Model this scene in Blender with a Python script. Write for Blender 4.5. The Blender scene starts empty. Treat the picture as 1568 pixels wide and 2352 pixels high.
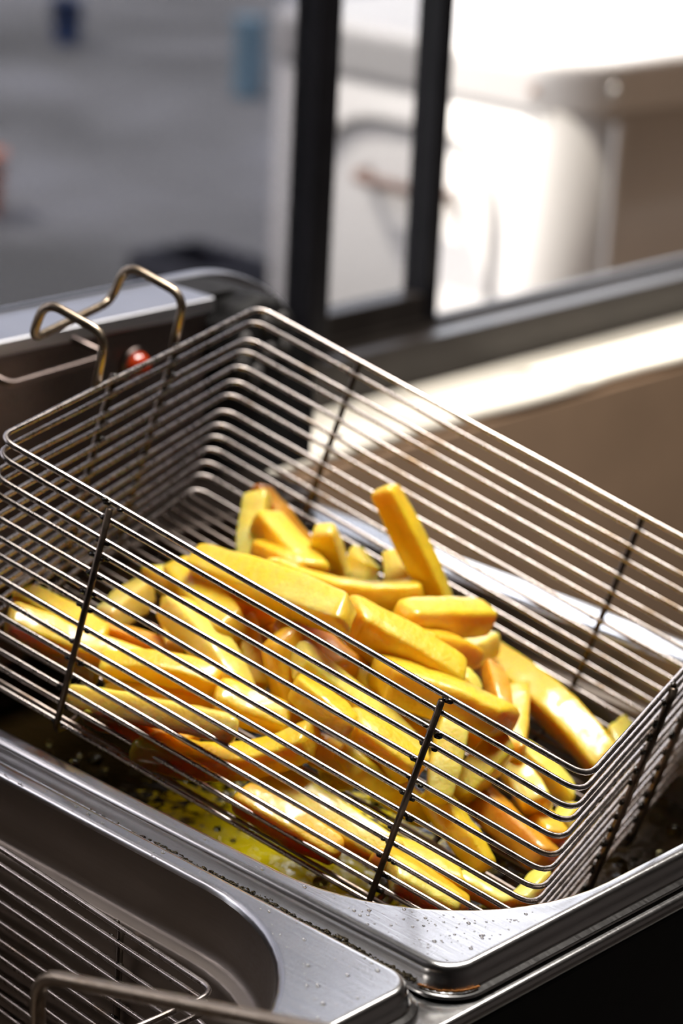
import bpy, bmesh, math, random
from mathutils import Vector, Matrix, noise

sc = bpy.context.scene
col = sc.collection
R_ = math.radians

# ------------------------------------------------------------------ camera
CAM = Vector((0.0, 0.0, 1.43))
RIGHT = Vector((0.7196635, 0.6927049, 0.0473741))
DOWN = Vector((0.2658745, -0.2119059, -0.9404290))
FWD = Vector((-0.6414009, 0.6893880, -0.3366736))
cam_data = bpy.data.cameras.new('camera')
cam_data.sensor_fit = 'VERTICAL'
cam_data.sensor_height = 36.0
cam_data.lens = 85.0
cam_data.clip_start = 0.02
cam_data.clip_end = 200
cam_data.dof.use_dof = True
cam_data.dof.focus_distance = 0.80
cam_data.dof.aperture_fstop = 9.2
cam = bpy.data.objects.new('camera', cam_data)
m = Matrix.Identity(4)
for i in range(3):
    m[i][0] = RIGHT[i]; m[i][1] = -DOWN[i]; m[i][2] = -FWD[i]; m[i][3] = CAM[i]
cam.matrix_world = m
col.objects.link(cam)
sc.camera = cam

# ------------------------------------------------------------------ world, sun, exposure
SUN_DIR = Vector((-0.52, -0.22, 0.825)).normalized()      # towards the sun
world = bpy.data.worlds.new('sky')
sc.world = world
world.use_nodes = True
wn = world.node_tree
wn.nodes.clear()
wo = wn.nodes.new('ShaderNodeOutputWorld')
wb = wn.nodes.new('ShaderNodeBackground')
wsky = wn.nodes.new('ShaderNodeTexSky')
wsky.sky_type = 'NISHITA'
wsky.sun_disc = False
wsky.sun_elevation = math.asin(SUN_DIR.z)
wsky.sun_rotation = math.atan2(SUN_DIR.x, SUN_DIR.y)
wsky.air_density = 1.0
wsky.dust_density = 5.0
wsky.ozone_density = 1.0
whaze = wn.nodes.new('ShaderNodeMix'); whaze.data_type = 'RGBA'
whaze.inputs[0].default_value = 0.6
whaze.inputs[7].default_value = (8.5, 8.5, 8.9, 1)           # bright thin cloud
wn.links.new(wsky.outputs[0], whaze.inputs[6])
wn.links.new(whaze.outputs[2], wb.inputs['Color'])
wb.inputs['Strength'].default_value = 0.65
wn.links.new(wb.outputs[0], wo.inputs[0])

sun_data = bpy.data.lights.new('sun', 'SUN')
sun_data.energy = 8.0
sun_data.angle = R_(0.6)
sun_data.color = (1.0, 0.95, 0.87)
sun = bpy.data.objects.new('sun', sun_data)
sun.rotation_euler = SUN_DIR.to_track_quat('Z', 'Y').to_euler()
sun.location = (-3, -4, 6)
col.objects.link(sun)

# sampling portal in the window opening (guides sky sampling, adds no light)
pd = bpy.data.lights.new('window_portal', 'AREA')
pd.shape = 'RECTANGLE'; pd.size = 2.9; pd.size_y = 1.45
pd.cycles.is_portal = True
po = bpy.data.objects.new('window_portal', pd)
po.location = (-1.13, 1.48, 1.69)
po.rotation_euler = (R_(90), 0, R_(90))
col.objects.link(po)

# added unseen light over the fryer, watts
OVERHEAD_W = 10.5

sc.view_settings.view_transform = 'Standard'
sc.view_settings.look = 'None'
sc.view_settings.exposure = 0.0
sc.view_settings.gamma = 1.0
sc.view_settings.use_curve_mapping = False
sc.cycles.max_bounces = 10
sc.cycles.transparent_max_bounces = 12
sc.cycles.use_denoising = True
sc.cycles.sample_clamp_indirect = 6.0
sc.cycles.caustics_reflective = False
sc.cycles.caustics_refractive = False

# ------------------------------------------------------------------ helpers
def link(o):
    col.objects.link(o); return o

def obj(name, verts, faces, mat, parent=None, smooth=True, base=None, mats=None, kind=None):
    """one mesh object; verts are world coordinates, stored relative to base (or to the parent's location)"""
    me = bpy.data.meshes.new(name)
    off = Vector((0, 0, 0))
    if parent is not None:
        off = root_loc(parent)
    elif base is not None:
        off = Vector(base)
    me.from_pydata([Vector(v) - off for v in verts], [], faces)
    if smooth:
        me.polygons.foreach_set('use_smooth', [True] * len(me.polygons))
    me.materials.append(mat)
    me.update()
    o = bpy.data.objects.new(name, me)
    if parent is not None:
        o.parent = parent
    else:
        o.location = off
    if kind: o['kind'] = kind
    return link(o)

def root_loc(o):
    v = Vector(o.location)
    while o.parent is not None:
        o = o.parent; v += o.location
    return v

def tag(o, label, cat, group=None, kind=None):
    o['label'] = label; o['category'] = cat
    if group: o['group'] = group
    if kind: o['kind'] = kind
    return o

def thing(name, label, cat, loc, group=None):
    o = bpy.data.objects.new(name, None)
    o.empty_display_size = 0.05
    o.location = loc
    link(o)
    return tag(o, label, cat, group)

class Geo:
    def __init__(s): s.v = []; s.f = []
    def add(s, v, f):
        n = len(s.v); s.v += [Vector(p) for p in v]; s.f += [tuple(i + n for i in q) for q in f]; return s
    def box(s, x0, x1, y0, y1, z0, z1, b=0.0):
        bm = bmesh.new()
        bmesh.ops.create_cube(bm, size=1)
        for p in bm.verts:
            p.co = Vector(((x0 + x1) / 2 + p.co.x * (x1 - x0), (y0 + y1) / 2 + p.co.y * (y1 - y0), (z0 + z1) / 2 + p.co.z * (z1 - z0)))
        if b > 0:
            bmesh.ops.bevel(bm, geom=list(bm.edges), offset=b, segments=3, affect='EDGES', profile=0.5)
        bm.verts.index_update()
        s.add([p.co.copy() for p in bm.verts], [[q.index for q in f.verts] for f in bm.faces])
        bm.free(); return s
    def tube(s, pts, r, n=8, closed=False, caps=True):
        pts = [Vector(p) for p in pts]
        N = len(pts); rings = []
        t0 = (pts[1] - pts[0]).normalized()
        up = Vector((0, 0, 1)) if abs(t0.z) < 0.9 else Vector((1, 0, 0))
        nrm = (up - t0 * up.dot(t0)).normalized()
        v = []; f = []
        for i in range(N):
            if closed:
                t = (pts[(i + 1) % N] - pts[i - 1]).normalized()
            else:
                t = (pts[min(i + 1, N - 1)] - pts[max(i - 1, 0)]).normalized()
            nrm = (nrm - t * nrm.dot(t)).normalized()
            bi = t.cross(nrm)
            rr = r[i] if isinstance(r, (list, tuple)) else r
            for k in range(n):
                a = 2 * math.pi * k / n
                v.append(pts[i] + nrm * (math.cos(a) * rr) + bi * (math.sin(a) * rr))
        M = N if closed else N - 1
        for i in range(M):
            j = (i + 1) % N
            for k in range(n):
                l = (k + 1) % n
                f.append((i * n + k, i * n + l, j * n + l, j * n + k))
        if caps and not closed:
            f.append(tuple(range(n - 1, -1, -1)))
            f.append(tuple((N - 1) * n + k for k in range(n)))
        return s.add(v, f)
    def loft(s, rings, close_end=False, close_start=False):
        n = len(rings[0]); v = [p for r in rings for p in r]; f = []
        for i in range(len(rings) - 1):
            for k in range(n):
                l = (k + 1) % n
                f.append((i * n + k, i * n + l, (i + 1) * n + l, (i + 1) * n + k))
        if close_end: f.append(tuple((len(rings) - 1) * n + k for k in range(n)))
        if close_start: f.append(tuple(range(n - 1, -1, -1)))
        return s.add(v, f)
    def ball(s, c, r, seg=8, squash=(1, 1, 1)):
        bm = bmesh.new()
        bmesh.ops.create_icosphere(bm, subdivisions=seg, radius=1.0)
        bm.verts.index_update()
        c = Vector(c)
        s.add([c + Vector((p.co.x * squash[0], p.co.y * squash[1], p.co.z * squash[2])) * r for p in bm.verts],
              [[q.index for q in f.verts] for f in bm.faces])
        bm.free(); return s
    def build(s, name, mat, parent=None, **k):
        return obj(name, s.v, s.f, mat, parent, **k)

def fillet(pts, r, closed=False, seg=5):
    """polyline with rounded corners"""
    pts = [Vector(p) for p in pts]; N = len(pts); out = []
    for i in range(N):
        if not closed and i in (0, N - 1):
            out.append(pts[i]); continue
        p = pts[i]; a = pts[i - 1] - p; b = pts[(i + 1) % N] - p
        ra = min(r, a.length * .45, b.length * .45)
        s_, e = p + a.normalized() * ra, p + b.normalized() * ra
        for k in range(seg + 1):
            t = k / seg
            out.append(s_ * (1 - t) ** 2 + p * 2 * t * (1 - t) + e * t * t)
    return out

def rrect(x0, x1, y0, y1, r, z, n=12):
    out = []
    for cx, cy, a0 in ((x1 - r, y1 - r, 0), (x0 + r, y1 - r, 90), (x0 + r, y0 + r, 180), (x1 - r, y0 + r, 270)):
        for k in range(n + 1):
            a = R_(a0 + 90 * k / n)
            out.append(Vector((cx + r * math.cos(a), cy + r * math.sin(a), z)))
    return out

# ------------------------------------------------------------------ materials
def mat(name):
    mt = bpy.data.materials.new(name); mt.use_nodes = True
    nt = mt.node_tree
    return mt, nt, nt.nodes['Principled BSDF']

def N(nt, t, **k):
    n = nt.nodes.new(t)
    for a, b in k.items(): setattr(n, a, b)
    return n

def noise_tex(nt, scale, detail=4, rough=.55, coord='Object', vec=None, dist=0.0):
    tc = N(nt, 'ShaderNodeTexCoord'); n = N(nt, 'ShaderNodeTexNoise')
    n.inputs['Scale'].default_value = scale; n.inputs['Detail'].default_value = detail
    n.inputs['Roughness'].default_value = rough; n.inputs['Distortion'].default_value = dist
    if vec:
        mp = N(nt, 'ShaderNodeMapping'); mp.inputs['Scale'].default_value = vec
        nt.links.new(tc.outputs[coord], mp.inputs[0]); nt.links.new(mp.outputs[0], n.inputs[0])
    else:
        nt.links.new(tc.outputs[coord], n.inputs[0])
    return n

def ramp(nt, src, stops):
    r = N(nt, 'ShaderNodeValToRGB')
    el = r.color_ramp.elements
    while len(el) < len(stops): el.new(.5)
    for e, (p, c) in zip(el, stops):
        e.position = p; e.color = (c[0], c[1], c[2], 1) if isinstance(c, (tuple, list)) else (c, c, c, 1)
    nt.links.new(src, r.inputs[0]); return r

def bump(nt, src, strength, dist, p):
    b = N(nt, 'ShaderNodeBump'); b.inputs['Strength'].default_value = strength; b.inputs['Distance'].default_value = dist
    nt.links.new(src, b.inputs['Height']); nt.links.new(b.outputs[0], p.inputs['Normal']); return b

def simple(name, c, rough=.5, metal=0.0, var=0.12, scale=60, bmp=0.0, coat=0.0):
    mt, nt, p = mat(name)
    n = noise_tex(nt, scale)
    r = ramp(nt, n.outputs['Fac'], [(.3, tuple(x * (1 - var) for x in c)), (.7, tuple(min(1, x * (1 + var)) for x in c))])
    nt.links.new(r.outputs[0], p.inputs['Base Color'])
    p.inputs['Roughness'].default_value = rough; p.inputs['Metallic'].default_value = metal
    p.inputs['Coat Weight'].default_value = coat; p.inputs['Coat Roughness'].default_value = .1
    if bmp: bump(nt, n.outputs['Fac'], bmp, .002, p)
    return mt

def wire_material(name, c, stain, rough=.27):
    mt, nt, p = mat(name)
    n = noise_tex(nt, 55, 5, .6)
    r = ramp(nt, n.outputs['Fac'], [(.56, c), (.72, stain)])
    nt.links.new(r.outputs[0], p.inputs['Base Color'])
    p.inputs['Metallic'].default_value = 1.0
    n2 = noise_tex(nt, 260, 4, .6)
    rr = ramp(nt, n2.outputs['Fac'], [(.3, rough * .75), (.75, rough * 1.5)])
    nt.links.new(rr.outputs[0], p.inputs['Roughness'])
    bump(nt, n2.outputs['Fac'], .10, .0004, p)
    return mt

M = {}
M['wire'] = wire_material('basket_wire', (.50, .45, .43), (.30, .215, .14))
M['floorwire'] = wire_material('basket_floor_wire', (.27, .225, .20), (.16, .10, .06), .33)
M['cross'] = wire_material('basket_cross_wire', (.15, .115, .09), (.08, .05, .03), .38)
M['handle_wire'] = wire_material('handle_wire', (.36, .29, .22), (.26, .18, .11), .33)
M['grime'] = simple('burnt_grime', (.02, .013, .008), .25, 0, .4, 300, .4)
def steel(name, c, rough, brush=(3, 60, 60)):
    mt, nt, p = mat(name)
    n = noise_tex(nt, 14, 6, .65, vec=brush)
    n2 = noise_tex(nt, 9, 4, .6)
    r = ramp(nt, n2.outputs['Fac'], [(.3, tuple(x * .86 for x in c)), (.7, c)])
    nt.links.new(r.outputs[0], p.inputs['Base Color'])
    p.inputs['Metallic'].default_value = 1.0
    rr = ramp(nt, n.outputs['Fac'], [(.25, rough * .8), (.75, rough * 1.25)])
    nt.links.new(rr.outputs[0], p.inputs['Roughness'])
    bump(nt, n.outputs['Fac'], .06, .0006, p)
    return mt
M['steel'] = steel('brushed_steel', (.60, .59, .59), .22)
M['tub'] = steel('oil_darkened_steel', (.30, .255, .22), .42)
M['head'] = steel('head_steel', (.22, .175, .16), .30)  # brown reflections on the head face are put into the steel colour
M['element'] = steel('dark_element_steel', (.09, .07, .06), .35)
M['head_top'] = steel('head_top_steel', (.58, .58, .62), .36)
M['black'] = simple('black_enamel', (.010, .010, .011), .35, 0, .2, 40)
M['blackrough'] = simple('black_plastic', (.010, .0095, .010), .7, 0, .4, 90, .3)
M['bar'] = simple('black_aluminium', (.007, .0065, .008), .34, 0, .3, 30)
M['rail'] = simple('dark_aluminium_rail', (.022, .018, .016), .38, 0, .25, 25)
M['grip'] = simple('worn_grip', (.07, .065, .065), .7, 0, .3, 90)
M['red'] = simple('red_lens', (.42, .035, .006), .2, 0, .1, 30, coat=1)
M['plaster'] = simple('brown_plaster_wall', (.36, .235, .15), .85, 0, .12, 9, .25)
M['shade_clad'] = simple('shade_wall_brown', (.10, .075, .055), .8, 0, .12, 6)  # dark brown for the added walls that keep light off the housing
M['band_line'] = simple('dark_bounce_strip', (.12, .115, .11), .9, 0, .2, 6)  # dark colour for the added strip that lowers bounced light
for q in ('bar', 'rail', 'black', 'blackrough'):
    M[q].node_tree.nodes['Principled BSDF'].inputs['Specular IOR Level'].default_value = .25
M['ledge'] = simple('cream_ledge_plaster', (.80, .74, .64), .8, 0, .05, 20, .3)
M['room'] = simple('kitchen_wall_paint', (.11, .09, .075), .8, 0, .08, 4)
M['ceil'] = simple('kitchen_ceiling_paint', (.16, .14, .125), .85, 0, .05, 4)
M['floor'] = simple('kitchen_floor', (.06, .05, .042), .6, 0, .2, 5)
M['table'] = simple('worktable_steel', (.20, .19, .18), .45, 1, .1, 6)
M['white'] = simple('white_enamel', (.45, .425, .395), .35, 0, .03, 6)
M['whitelid'] = simple('white_enamel_lid', (.47, .445, .415), .4, 0, .03, 6)
M['seam'] = simple('grey_seam', (.36, .34, .315), .6, 0, .05, 6)
M['rust'] = simple('rusty_bar', (.20, .12, .09), .6, 0, .35, 25)
M['bolt'] = simple('bolt_steel', (.55, .53, .50), .25, 1, .1, 50)
M['blue'] = simple('navy_plastic', (.035, .065, .16), .5, 0, .2, 8)
M['teal'] = simple('teal_paint', (.16, .26, .32), .6, 0, .2, 8)
M['orange'] = simple('orange_plastic', (.55, .13, .04), .5, 0, .2, 8)
M['dark'] = simple('dark_plastic', (.03, .03, .04), .6, 0, .2, 8)
M['stand'] = simple('concrete_plinth', (.35, .33, .31), .9, 0, .15, 8)

def yard_material():
    mt, nt, p = mat('yard_concrete')
    n = noise_tex(nt, .55, 3, .55, dist=.6)
    r = ramp(nt, n.outputs['Fac'], [(.36, (.075, .073, .067)), (.50, (.15, .147, .143)), (.64, (.235, .235, .247))])
    nt.links.new(r.outputs[0], p.inputs['Base Color']); p.inputs['Roughness'].default_value = .9
    return mt
M['yard'] = yard_material()

def glass_material(name, tint):
    mt = bpy.data.materials.new(name); mt.use_nodes = True
    nt = mt.node_tree; nt.nodes.clear()
    out = N(nt, 'ShaderNodeOutputMaterial'); mix = N(nt, 'ShaderNodeMixShader')
    tr = N(nt, 'ShaderNodeBsdfTransparent'); gl = N(nt, 'ShaderNodeBsdfGlossy'); fr = N(nt, 'ShaderNodeFresnel')
    fr.inputs[0].default_value = 1.45
    geo = N(nt, 'ShaderNodeNewGeometry'); inv = N(nt, 'ShaderNodeMath', operation='SUBTRACT'); inv.inputs[0].default_value = 1.0
    nt.links.new(geo.outputs['Backfacing'], inv.inputs[1]); fmul = N(nt, 'ShaderNodeMath', operation='MULTIPLY')
    nt.links.new(fr.outputs[0], fmul.inputs[0]); nt.links.new(inv.outputs[0], fmul.inputs[1])
    tr.inputs[0].default_value = tuple(math.sqrt(t) for t in tint) + (1,)    # two faces per pane
    gl.inputs['Roughness'].default_value = .02
    nt.links.new(fmul.outputs[0], mix.inputs[0]); nt.links.new(tr.outputs[0], mix.inputs[1]); nt.links.new(gl.outputs[0], mix.inputs[2])
    nt.links.new(mix.outputs[0], out.inputs[0])
    return mt
M['glassA'] = glass_material('smoky_glass', (.35, .355, .37))
M['glassB'] = glass_material('dark_tinted_glass', (.45, .45, .475))

OIL_GLOW = (0.034, -0.036, 0)  # centre of the painted yellow glow of light through the oil
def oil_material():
    """dark brown oil; light shining through it is painted as a yellow patch"""
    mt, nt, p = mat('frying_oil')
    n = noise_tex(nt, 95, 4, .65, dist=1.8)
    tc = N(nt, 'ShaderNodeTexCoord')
    vd = N(nt, 'ShaderNodeVectorMath', operation='DISTANCE'); vd.inputs[1].default_value = OIL_GLOW
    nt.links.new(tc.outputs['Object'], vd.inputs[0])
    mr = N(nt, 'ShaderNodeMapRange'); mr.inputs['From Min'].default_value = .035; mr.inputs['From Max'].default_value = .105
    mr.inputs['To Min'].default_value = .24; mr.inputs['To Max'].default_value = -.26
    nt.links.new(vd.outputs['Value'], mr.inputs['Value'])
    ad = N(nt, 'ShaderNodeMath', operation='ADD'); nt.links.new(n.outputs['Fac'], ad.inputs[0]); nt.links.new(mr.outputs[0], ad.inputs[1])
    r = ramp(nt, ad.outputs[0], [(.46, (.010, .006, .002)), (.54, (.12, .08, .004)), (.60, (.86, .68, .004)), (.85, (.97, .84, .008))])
    nt.links.new(r.outputs[0], p.inputs['Base Color'])
    p.inputs['Roughness'].default_value = .08
    p.inputs['IOR'].default_value = 1.47
    n2 = noise_tex(nt, 120, 3, .5)
    bump(nt, n2.outputs['Fac'], .5, .002, p)
    return mt
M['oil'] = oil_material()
M['oil_dark'] = simple('dark_stale_oil', (.012, .008, .005), .15, 0, .3, 30)

def fry_material(name, c, toast, pale):
    mt, nt, p = mat(name)
    n = noise_tex(nt, 42, 3, .55)
    r = ramp(nt, n.outputs['Fac'], [(.30, c), (.52, c), (.74, pale)])
    at = N(nt, 'ShaderNodeAttribute'); at.attribute_name = 'toast'
    n3 = noise_tex(nt, 130, 3, .6)
    mul = N(nt, 'ShaderNodeMath', operation='MULTIPLY'); nt.links.new(at.outputs['Fac'], mul.inputs[0])
    nr = ramp(nt, n3.outputs['Fac'], [(.3, .35), (.7, 1.0)]); nt.links.new(nr.outputs[0], mul.inputs[1])
    mx = N(nt, 'ShaderNodeMix', data_type='RGBA'); nt.links.new(mul.outputs[0], mx.inputs[0])
    nt.links.new(r.outputs[0], mx.inputs[6]); mx.inputs[7].default_value = (*toast, 1)
    nt.links.new(mx.outputs[2], p.inputs['Base Color'])
    p.inputs['Subsurface Weight'].default_value = .85
    p.inputs['Subsurface Radius'].default_value = (1.0, .55, .10)
    p.inputs['Subsurface Scale'].default_value = .008
    p.inputs['Roughness'].default_value = .42
    n5 = noise_tex(nt, 75, 4, .7, dist=.6)
    cr = ramp(nt, n5.outputs['Fac'], [(.42, .15), (.56, 1.0)])
    nt.links.new(cr.outputs[0], p.inputs['Coat Weight'])
    p.inputs['Coat Roughness'].default_value = .13
    p.inputs['Coat IOR'].default_value = 1.62
    n2 = noise_tex(nt, 520, 4, .65)
    n4 = noise_tex(nt, 190, 3, .5)
    add = N(nt, 'ShaderNodeMath', operation='ADD'); nt.links.new(n2.outputs['Fac'], add.inputs[0]); nt.links.new(n4.outputs['Fac'], add.inputs[1])
    bump(nt, add.outputs[0], .5, .0014, p)
    return mt
FM = {
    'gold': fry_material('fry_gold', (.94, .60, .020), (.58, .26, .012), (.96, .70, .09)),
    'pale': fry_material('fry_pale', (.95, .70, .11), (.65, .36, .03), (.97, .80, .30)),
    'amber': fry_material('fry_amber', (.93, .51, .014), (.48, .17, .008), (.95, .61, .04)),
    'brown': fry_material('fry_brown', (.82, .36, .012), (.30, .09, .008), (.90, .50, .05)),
    'green': fry_material('fry_greenish', (.66, .50, .09), (.55, .25, .04), (.72, .60, .22)),
}
def droplet_material():
    mt, nt, p = mat('water_droplet')
    p.inputs['Base Color'].default_value = (.9, .9, .9, 1); p.inputs['Roughness'].default_value = .03
    p.inputs['Transmission Weight'].default_value = 1.0; p.inputs['IOR'].default_value = 1.33
    return mt
M['drop'] = droplet_material()

# ================================================================== STRUCTURE
def structure(o): o['kind'] = 'structure'; return o
XW = -0.985                                        # inner face of the window wall
g = Geo()
WY0, WY1, WZ0, WZ1 = 0.0, 2.95, 0.958, 2.42        # window opening
g.box(-1.16, XW, -1.25, 3.45, 0, WZ0 - .014)
g.box(-1.16, XW, -1.25, 3.45, WZ1, 2.62)
g.box(-1.16, XW, -1.25, WY0, WZ0 - .02, WZ1)
g.box(-1.16, XW, WY1, 3.45, WZ0 - .02, WZ1)
wall_back = structure(g.build('wall_back', M['plaster'], smooth=False, base=(-1.07, 1, 0)))
structure(Geo().box(-1.16, 1.5, -1.25, -1.15, 0, 2.62).build('wall_left', M['room'], smooth=False, base=(0, -1.2, 0)))
structure(Geo().box(-1.16, 1.5, 3.35, 3.45, 0, 2.62).build('wall_right', M['room'], smooth=False, base=(0, 3.4, 0)))
structure(Geo().box(1.4, 1.5, -1.25, 3.45, 0, 2.62).build('wall_front', M['room'], smooth=False, base=(1.45, 1, 0)))
structure(Geo().box(XW, 1.4, -1.15, 3.35, -.05, 0).build('floor', M['floor'], smooth=False, base=(0, 1, 0)))
structure(Geo().box(-2.02, 1.5, -1.6, 3.6, 2.62, 2.70).build('ceiling', M['ceil'], smooth=False, base=(0, 1, 2.66)))  # overhang past the wall is added to keep sun off the room
structure(Geo().box(-45, -1.16, -25, 45, -.06, 0).build('ground', M['yard'], smooth=False, base=(-5, 3, 0)))

structure(Geo().box(-1.18, -1.16, -1.25, 3.45, 0, .93).box(-1.18, -1.16, -1.25, 3.45, WZ1, 2.62).build('shade_trim', M['shade_clad'], smooth=False, base=(-1.17, 1, 0)))  # unseen dark layer, added to cut light bounced onto the housing
structure(Geo().box(-2.30, -1.16, 3.35, 3.45, 0, 2.62).build('sky_block_right', M['shade_clad'], smooth=False, base=(-1.7, 3.4, 0)))  # unseen wing, added to block sky light from the housing's side
structure(Geo().box(-2.02, -1.16, -1.35, -1.25, 0, 2.62).build('sky_block_left', M['shade_clad'], smooth=False, base=(-1.6, -1.3, 0)))  # second unseen wing, added to close off the sky on the left
structure(Geo().box(-1.80, -1.18, -1.25, 3.35, 0, .012).build('band_line', M['band_line'], smooth=False, base=(-1.5, 1, 0)))  # unseen dark strip, added to dim light bounced off the ground
# plaster ledge under the window with an uneven worn front edge
v = []; f = []
NY = 150
for i in range(NY + 1):
    y = WY0 + (WY1 - WY0) * i / NY
    w = noise.noise((y * 9, 0.3, 0)) * .006 + noise.noise((y * 31, 2.3, 0)) * .0022
    xf = XW - .002 + w * .8
    for (x, z) in ((-1.15, .945), (-1.15, .955), (xf - .012, .955), (xf - .004, .9545), (xf - .001, .9528), (xf, .950), (xf - .002, .947), (XW - .02, .945)):
        v.append((x, y, z))
for i in range(NY):
    for k in range(7):
        a = i * 8 + k; f.append((a, a + 1, a + 9, a + 8))
sill = structure(obj('window_sill', v, f, M['ledge'], base=(-1.05, 1.4, .94)))

# sliding window: fixed outer frame and two overlapping tinted sashes, right half open
win = bpy.data.objects.new('window_1', None); win.location = (-1.08, 1.4, .957); link(win); win['kind'] = 'structure'
Geo().box(-1.110, -1.050, WY0, WY1, .957, .981, .0015).box(-1.062, -1.050, WY0, WY1, .979, .987, .001).box(-1.094, -1.088, WY0, WY1, .979, .986, .0008).build('bottom_rail', M['rail'], win, smooth=False)
Geo().box(-1.115, -1.045, WY0, WY1, WZ1 - .035, WZ1, .002).build('top_rail', M['bar'], win, smooth=False)
Geo().box(-1.115, -1.045, WY0, WY0 + .03, .982, WZ1 - .035, .002).build('side_frame', M['bar'], win, smooth=False)
Geo().box(-1.115, -1.045, WY1 - .03, WY1, .982, WZ1 - .035, .002).build('side_frame', M['bar'], win, smooth=False)
def sash(x, y0, y1, glass, wl, wr):
    s = bpy.data.objects.new('sash', None); s.location = (0, 0, 0); s.parent = win; link(s)
    z0, z1 = .984, WZ1 - .036
    Geo().box(x - .012, x + .012, y1 - wr, y1, z0, z1, .0015).build('stile', M['bar'], s, smooth=False)
    Geo().box(x - .012, x + .012, y0, y0 + wl, z0, z1, .0015).build('stile', M['bar'], s, smooth=False)
    Geo().box(x - .010, x + .010, y0 + wl, y1 - wr, z0, z0 + .020, .0015).build('sash_rail', M['rail'], s, smooth=False)
    Geo().box(x - .010, x + .010, y0 + wl, y1 - wr, z1 - .02, z1, .0015).build('sash_rail', M['bar'], s, smooth=False)
    Geo().box(x - .002, x + .002, y0 + wl - .004, y1 - wr + .004, z0 + .016, z1 - .016).build('pane', glass, s, smooth=False)
sash(-1.071, .035, 1.117, M['glassB'], .02, .0185)
sash(-1.100, .25, 1.259, M['glassA'], .02, .0125)

# ================================================================== OUTSIDE
PX, PY = -1.854, 2.393            # near vertical corner of the white housing
X0, X1, Y0, Y1 = -2.455, PX, PY, PY + .62
ap = thing('white_housing', 'large white enamelled metal housing with rounded corners standing in the sun outside the window', 'appliance housing', ((X0 + X1) / 2, (Y0 + Y1) / 2, .16))
Geo().loft([rrect(X0 + .02, X1 - .02, Y0 + .02, Y1 - .02, .085, .16), rrect(X0 + .003, X1 - .003, Y0 + .003, Y1 - .003, .095, .165), rrect(X0 + .003, X1 - .003, Y0 + .003, Y1 - .003, .095, .90)], close_start=True, close_end=True).build('body', M['white'], ap)
rg = []
for dz, ins in ((.888, 0), (.8885, -.001), (.8895, -.001), (.930, -.001), (.935, -.0008), (.945, .001), (.951, .008), (.954, .02), (.955, .035), (.955, .06)):
    rg.append(rrect(X0 + ins, X1 - ins, Y0 + ins, Y1 - ins, .097 - min(ins, .04), dz))
lid = Geo().loft([rrect(X0 + .01, X1 - .01, Y0 + .01, Y1 - .01, .085, .887)] + rg, close_start=True, close_end=True).build('lid', M['whitelid'], ap)
gr = []
for k in range(8):
    a = 2 * math.pi * k / 8
Geo().tube([p for p in fillet([(-2.30, PY - .001, .30), (-2.30, PY - .001, .836), (-1.985, PY - .001, .836), (-1.985, PY - .001, .30)], 0.115, True, 10)], .0035, 8, closed=True).build('door_seam', M['seam'], ap)
h = Geo().tube(fillet([(-2.212, PY + .004, .758), (-2.212, PY - .022, .754), (-2.062, PY - .022, .754), (-2.062, PY + .004, .754)], .012), .0085, 10).build('handle', M['rust'], ap)
for x, y, z in ((-1.929, PY - .004, .912), (-2.34, PY - .004, .912)):
    Geo().ball((x, y, z), .007, 2, (1, .5, 1)).build('bolt', M['rust'], ap)
for y in (2.458, 2.90):
    Geo().ball((X1 + .004, y, .918), .010, 2, (.5, 1, 1)).build('bolt', M['bolt'], ap)
Geo().box(X1 - .004, X1 + .006, PY + .072, PY + .088, .17, .875, .003).build('side_rib', M['white'], ap, smooth=False)
Geo().box(X1 - .004, X1 + .006, PY + .30, PY + .33, .17, .875, .003).build('side_rib', M['white'], ap, smooth=False)
tag(Geo().box(X0 - .03, X1 + .03, Y0 - .03, Y1 + .03, 0, .16, .006).build('plinth', M['stand'], smooth=False, base=((X0 + X1) / 2, (Y0 + Y1) / 2, 0)), 'low concrete plinth carrying the white enamelled housing outside the window', 'plinth')

def bucket(name, c, r, h, mt, label, cat):
    rings = []
    for k in (0, 1):
        pass
    t = thing(name, label, cat, c)
    prof = [(.0, 0), (r * .8, 0), (r * .82, h * .02), (r, h * .95), (r * 1.06, h * .95), (r * 1.06, h), (r * .95, h), (r * .78, h * .05)]
    rings = [[Vector((c[0] + a * math.cos(2 * math.pi * k / 28), c[1] + a * math.sin(2 * math.pi * k / 28), c[2] + z)) for k in range(28)] for a, z in prof[1:]]
    Geo().loft(rings, close_start=True, close_end=True).build('shell', mt, t)
    Geo().tube([(c[0] + r * 1.06 * math.cos(a), c[1] + r * 1.06 * math.sin(a), c[2] + h * .97 - .25 * r * math.sin((i) / 12 * math.pi)) for i, a in ((i, math.pi * i / 12) for i in range(13))], .006, 6).build('bail', M['bolt'], t)
    return t
bucket('bucket', (-6.93, 5.83, 0), .060, .17, M['blue'], 'small blurred navy blue bucket on the yard, high in the dark tinted pane', 'bucket')
bucket('bucket', (-4.93, 3.84, 0), .08, .16, M['orange'], 'blurred orange bucket on the yard at the far left, half outside the picture', 'bucket')
cab = thing('bin', 'narrow blurred teal bin standing on the yard just left of the white housing', 'bin', (-5.77, 5.64, 0))
Geo().box(-5.81, -5.73, 5.60, 5.68, 0, .25, .012).build('body', M['teal'], cab, smooth=False)
Geo().box(-5.816, -5.724, 5.594, 5.686, .25, .265, .006).build('lid', M['teal'], cab, smooth=False)
cr = thing('crate', 'low dark blurred crate on the yard seen just above the fryer head', 'crate', (-3.99, 3.75, 0))
g = Geo()
CX0, CX1, CY0, CY1 = -4.08, -3.80, 3.62, 3.84
g.box(CX0, CX1, CY0, CY1, 0, .02, .002)
g.build('crate_base', M['dark'], cr, smooth=False)
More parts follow.
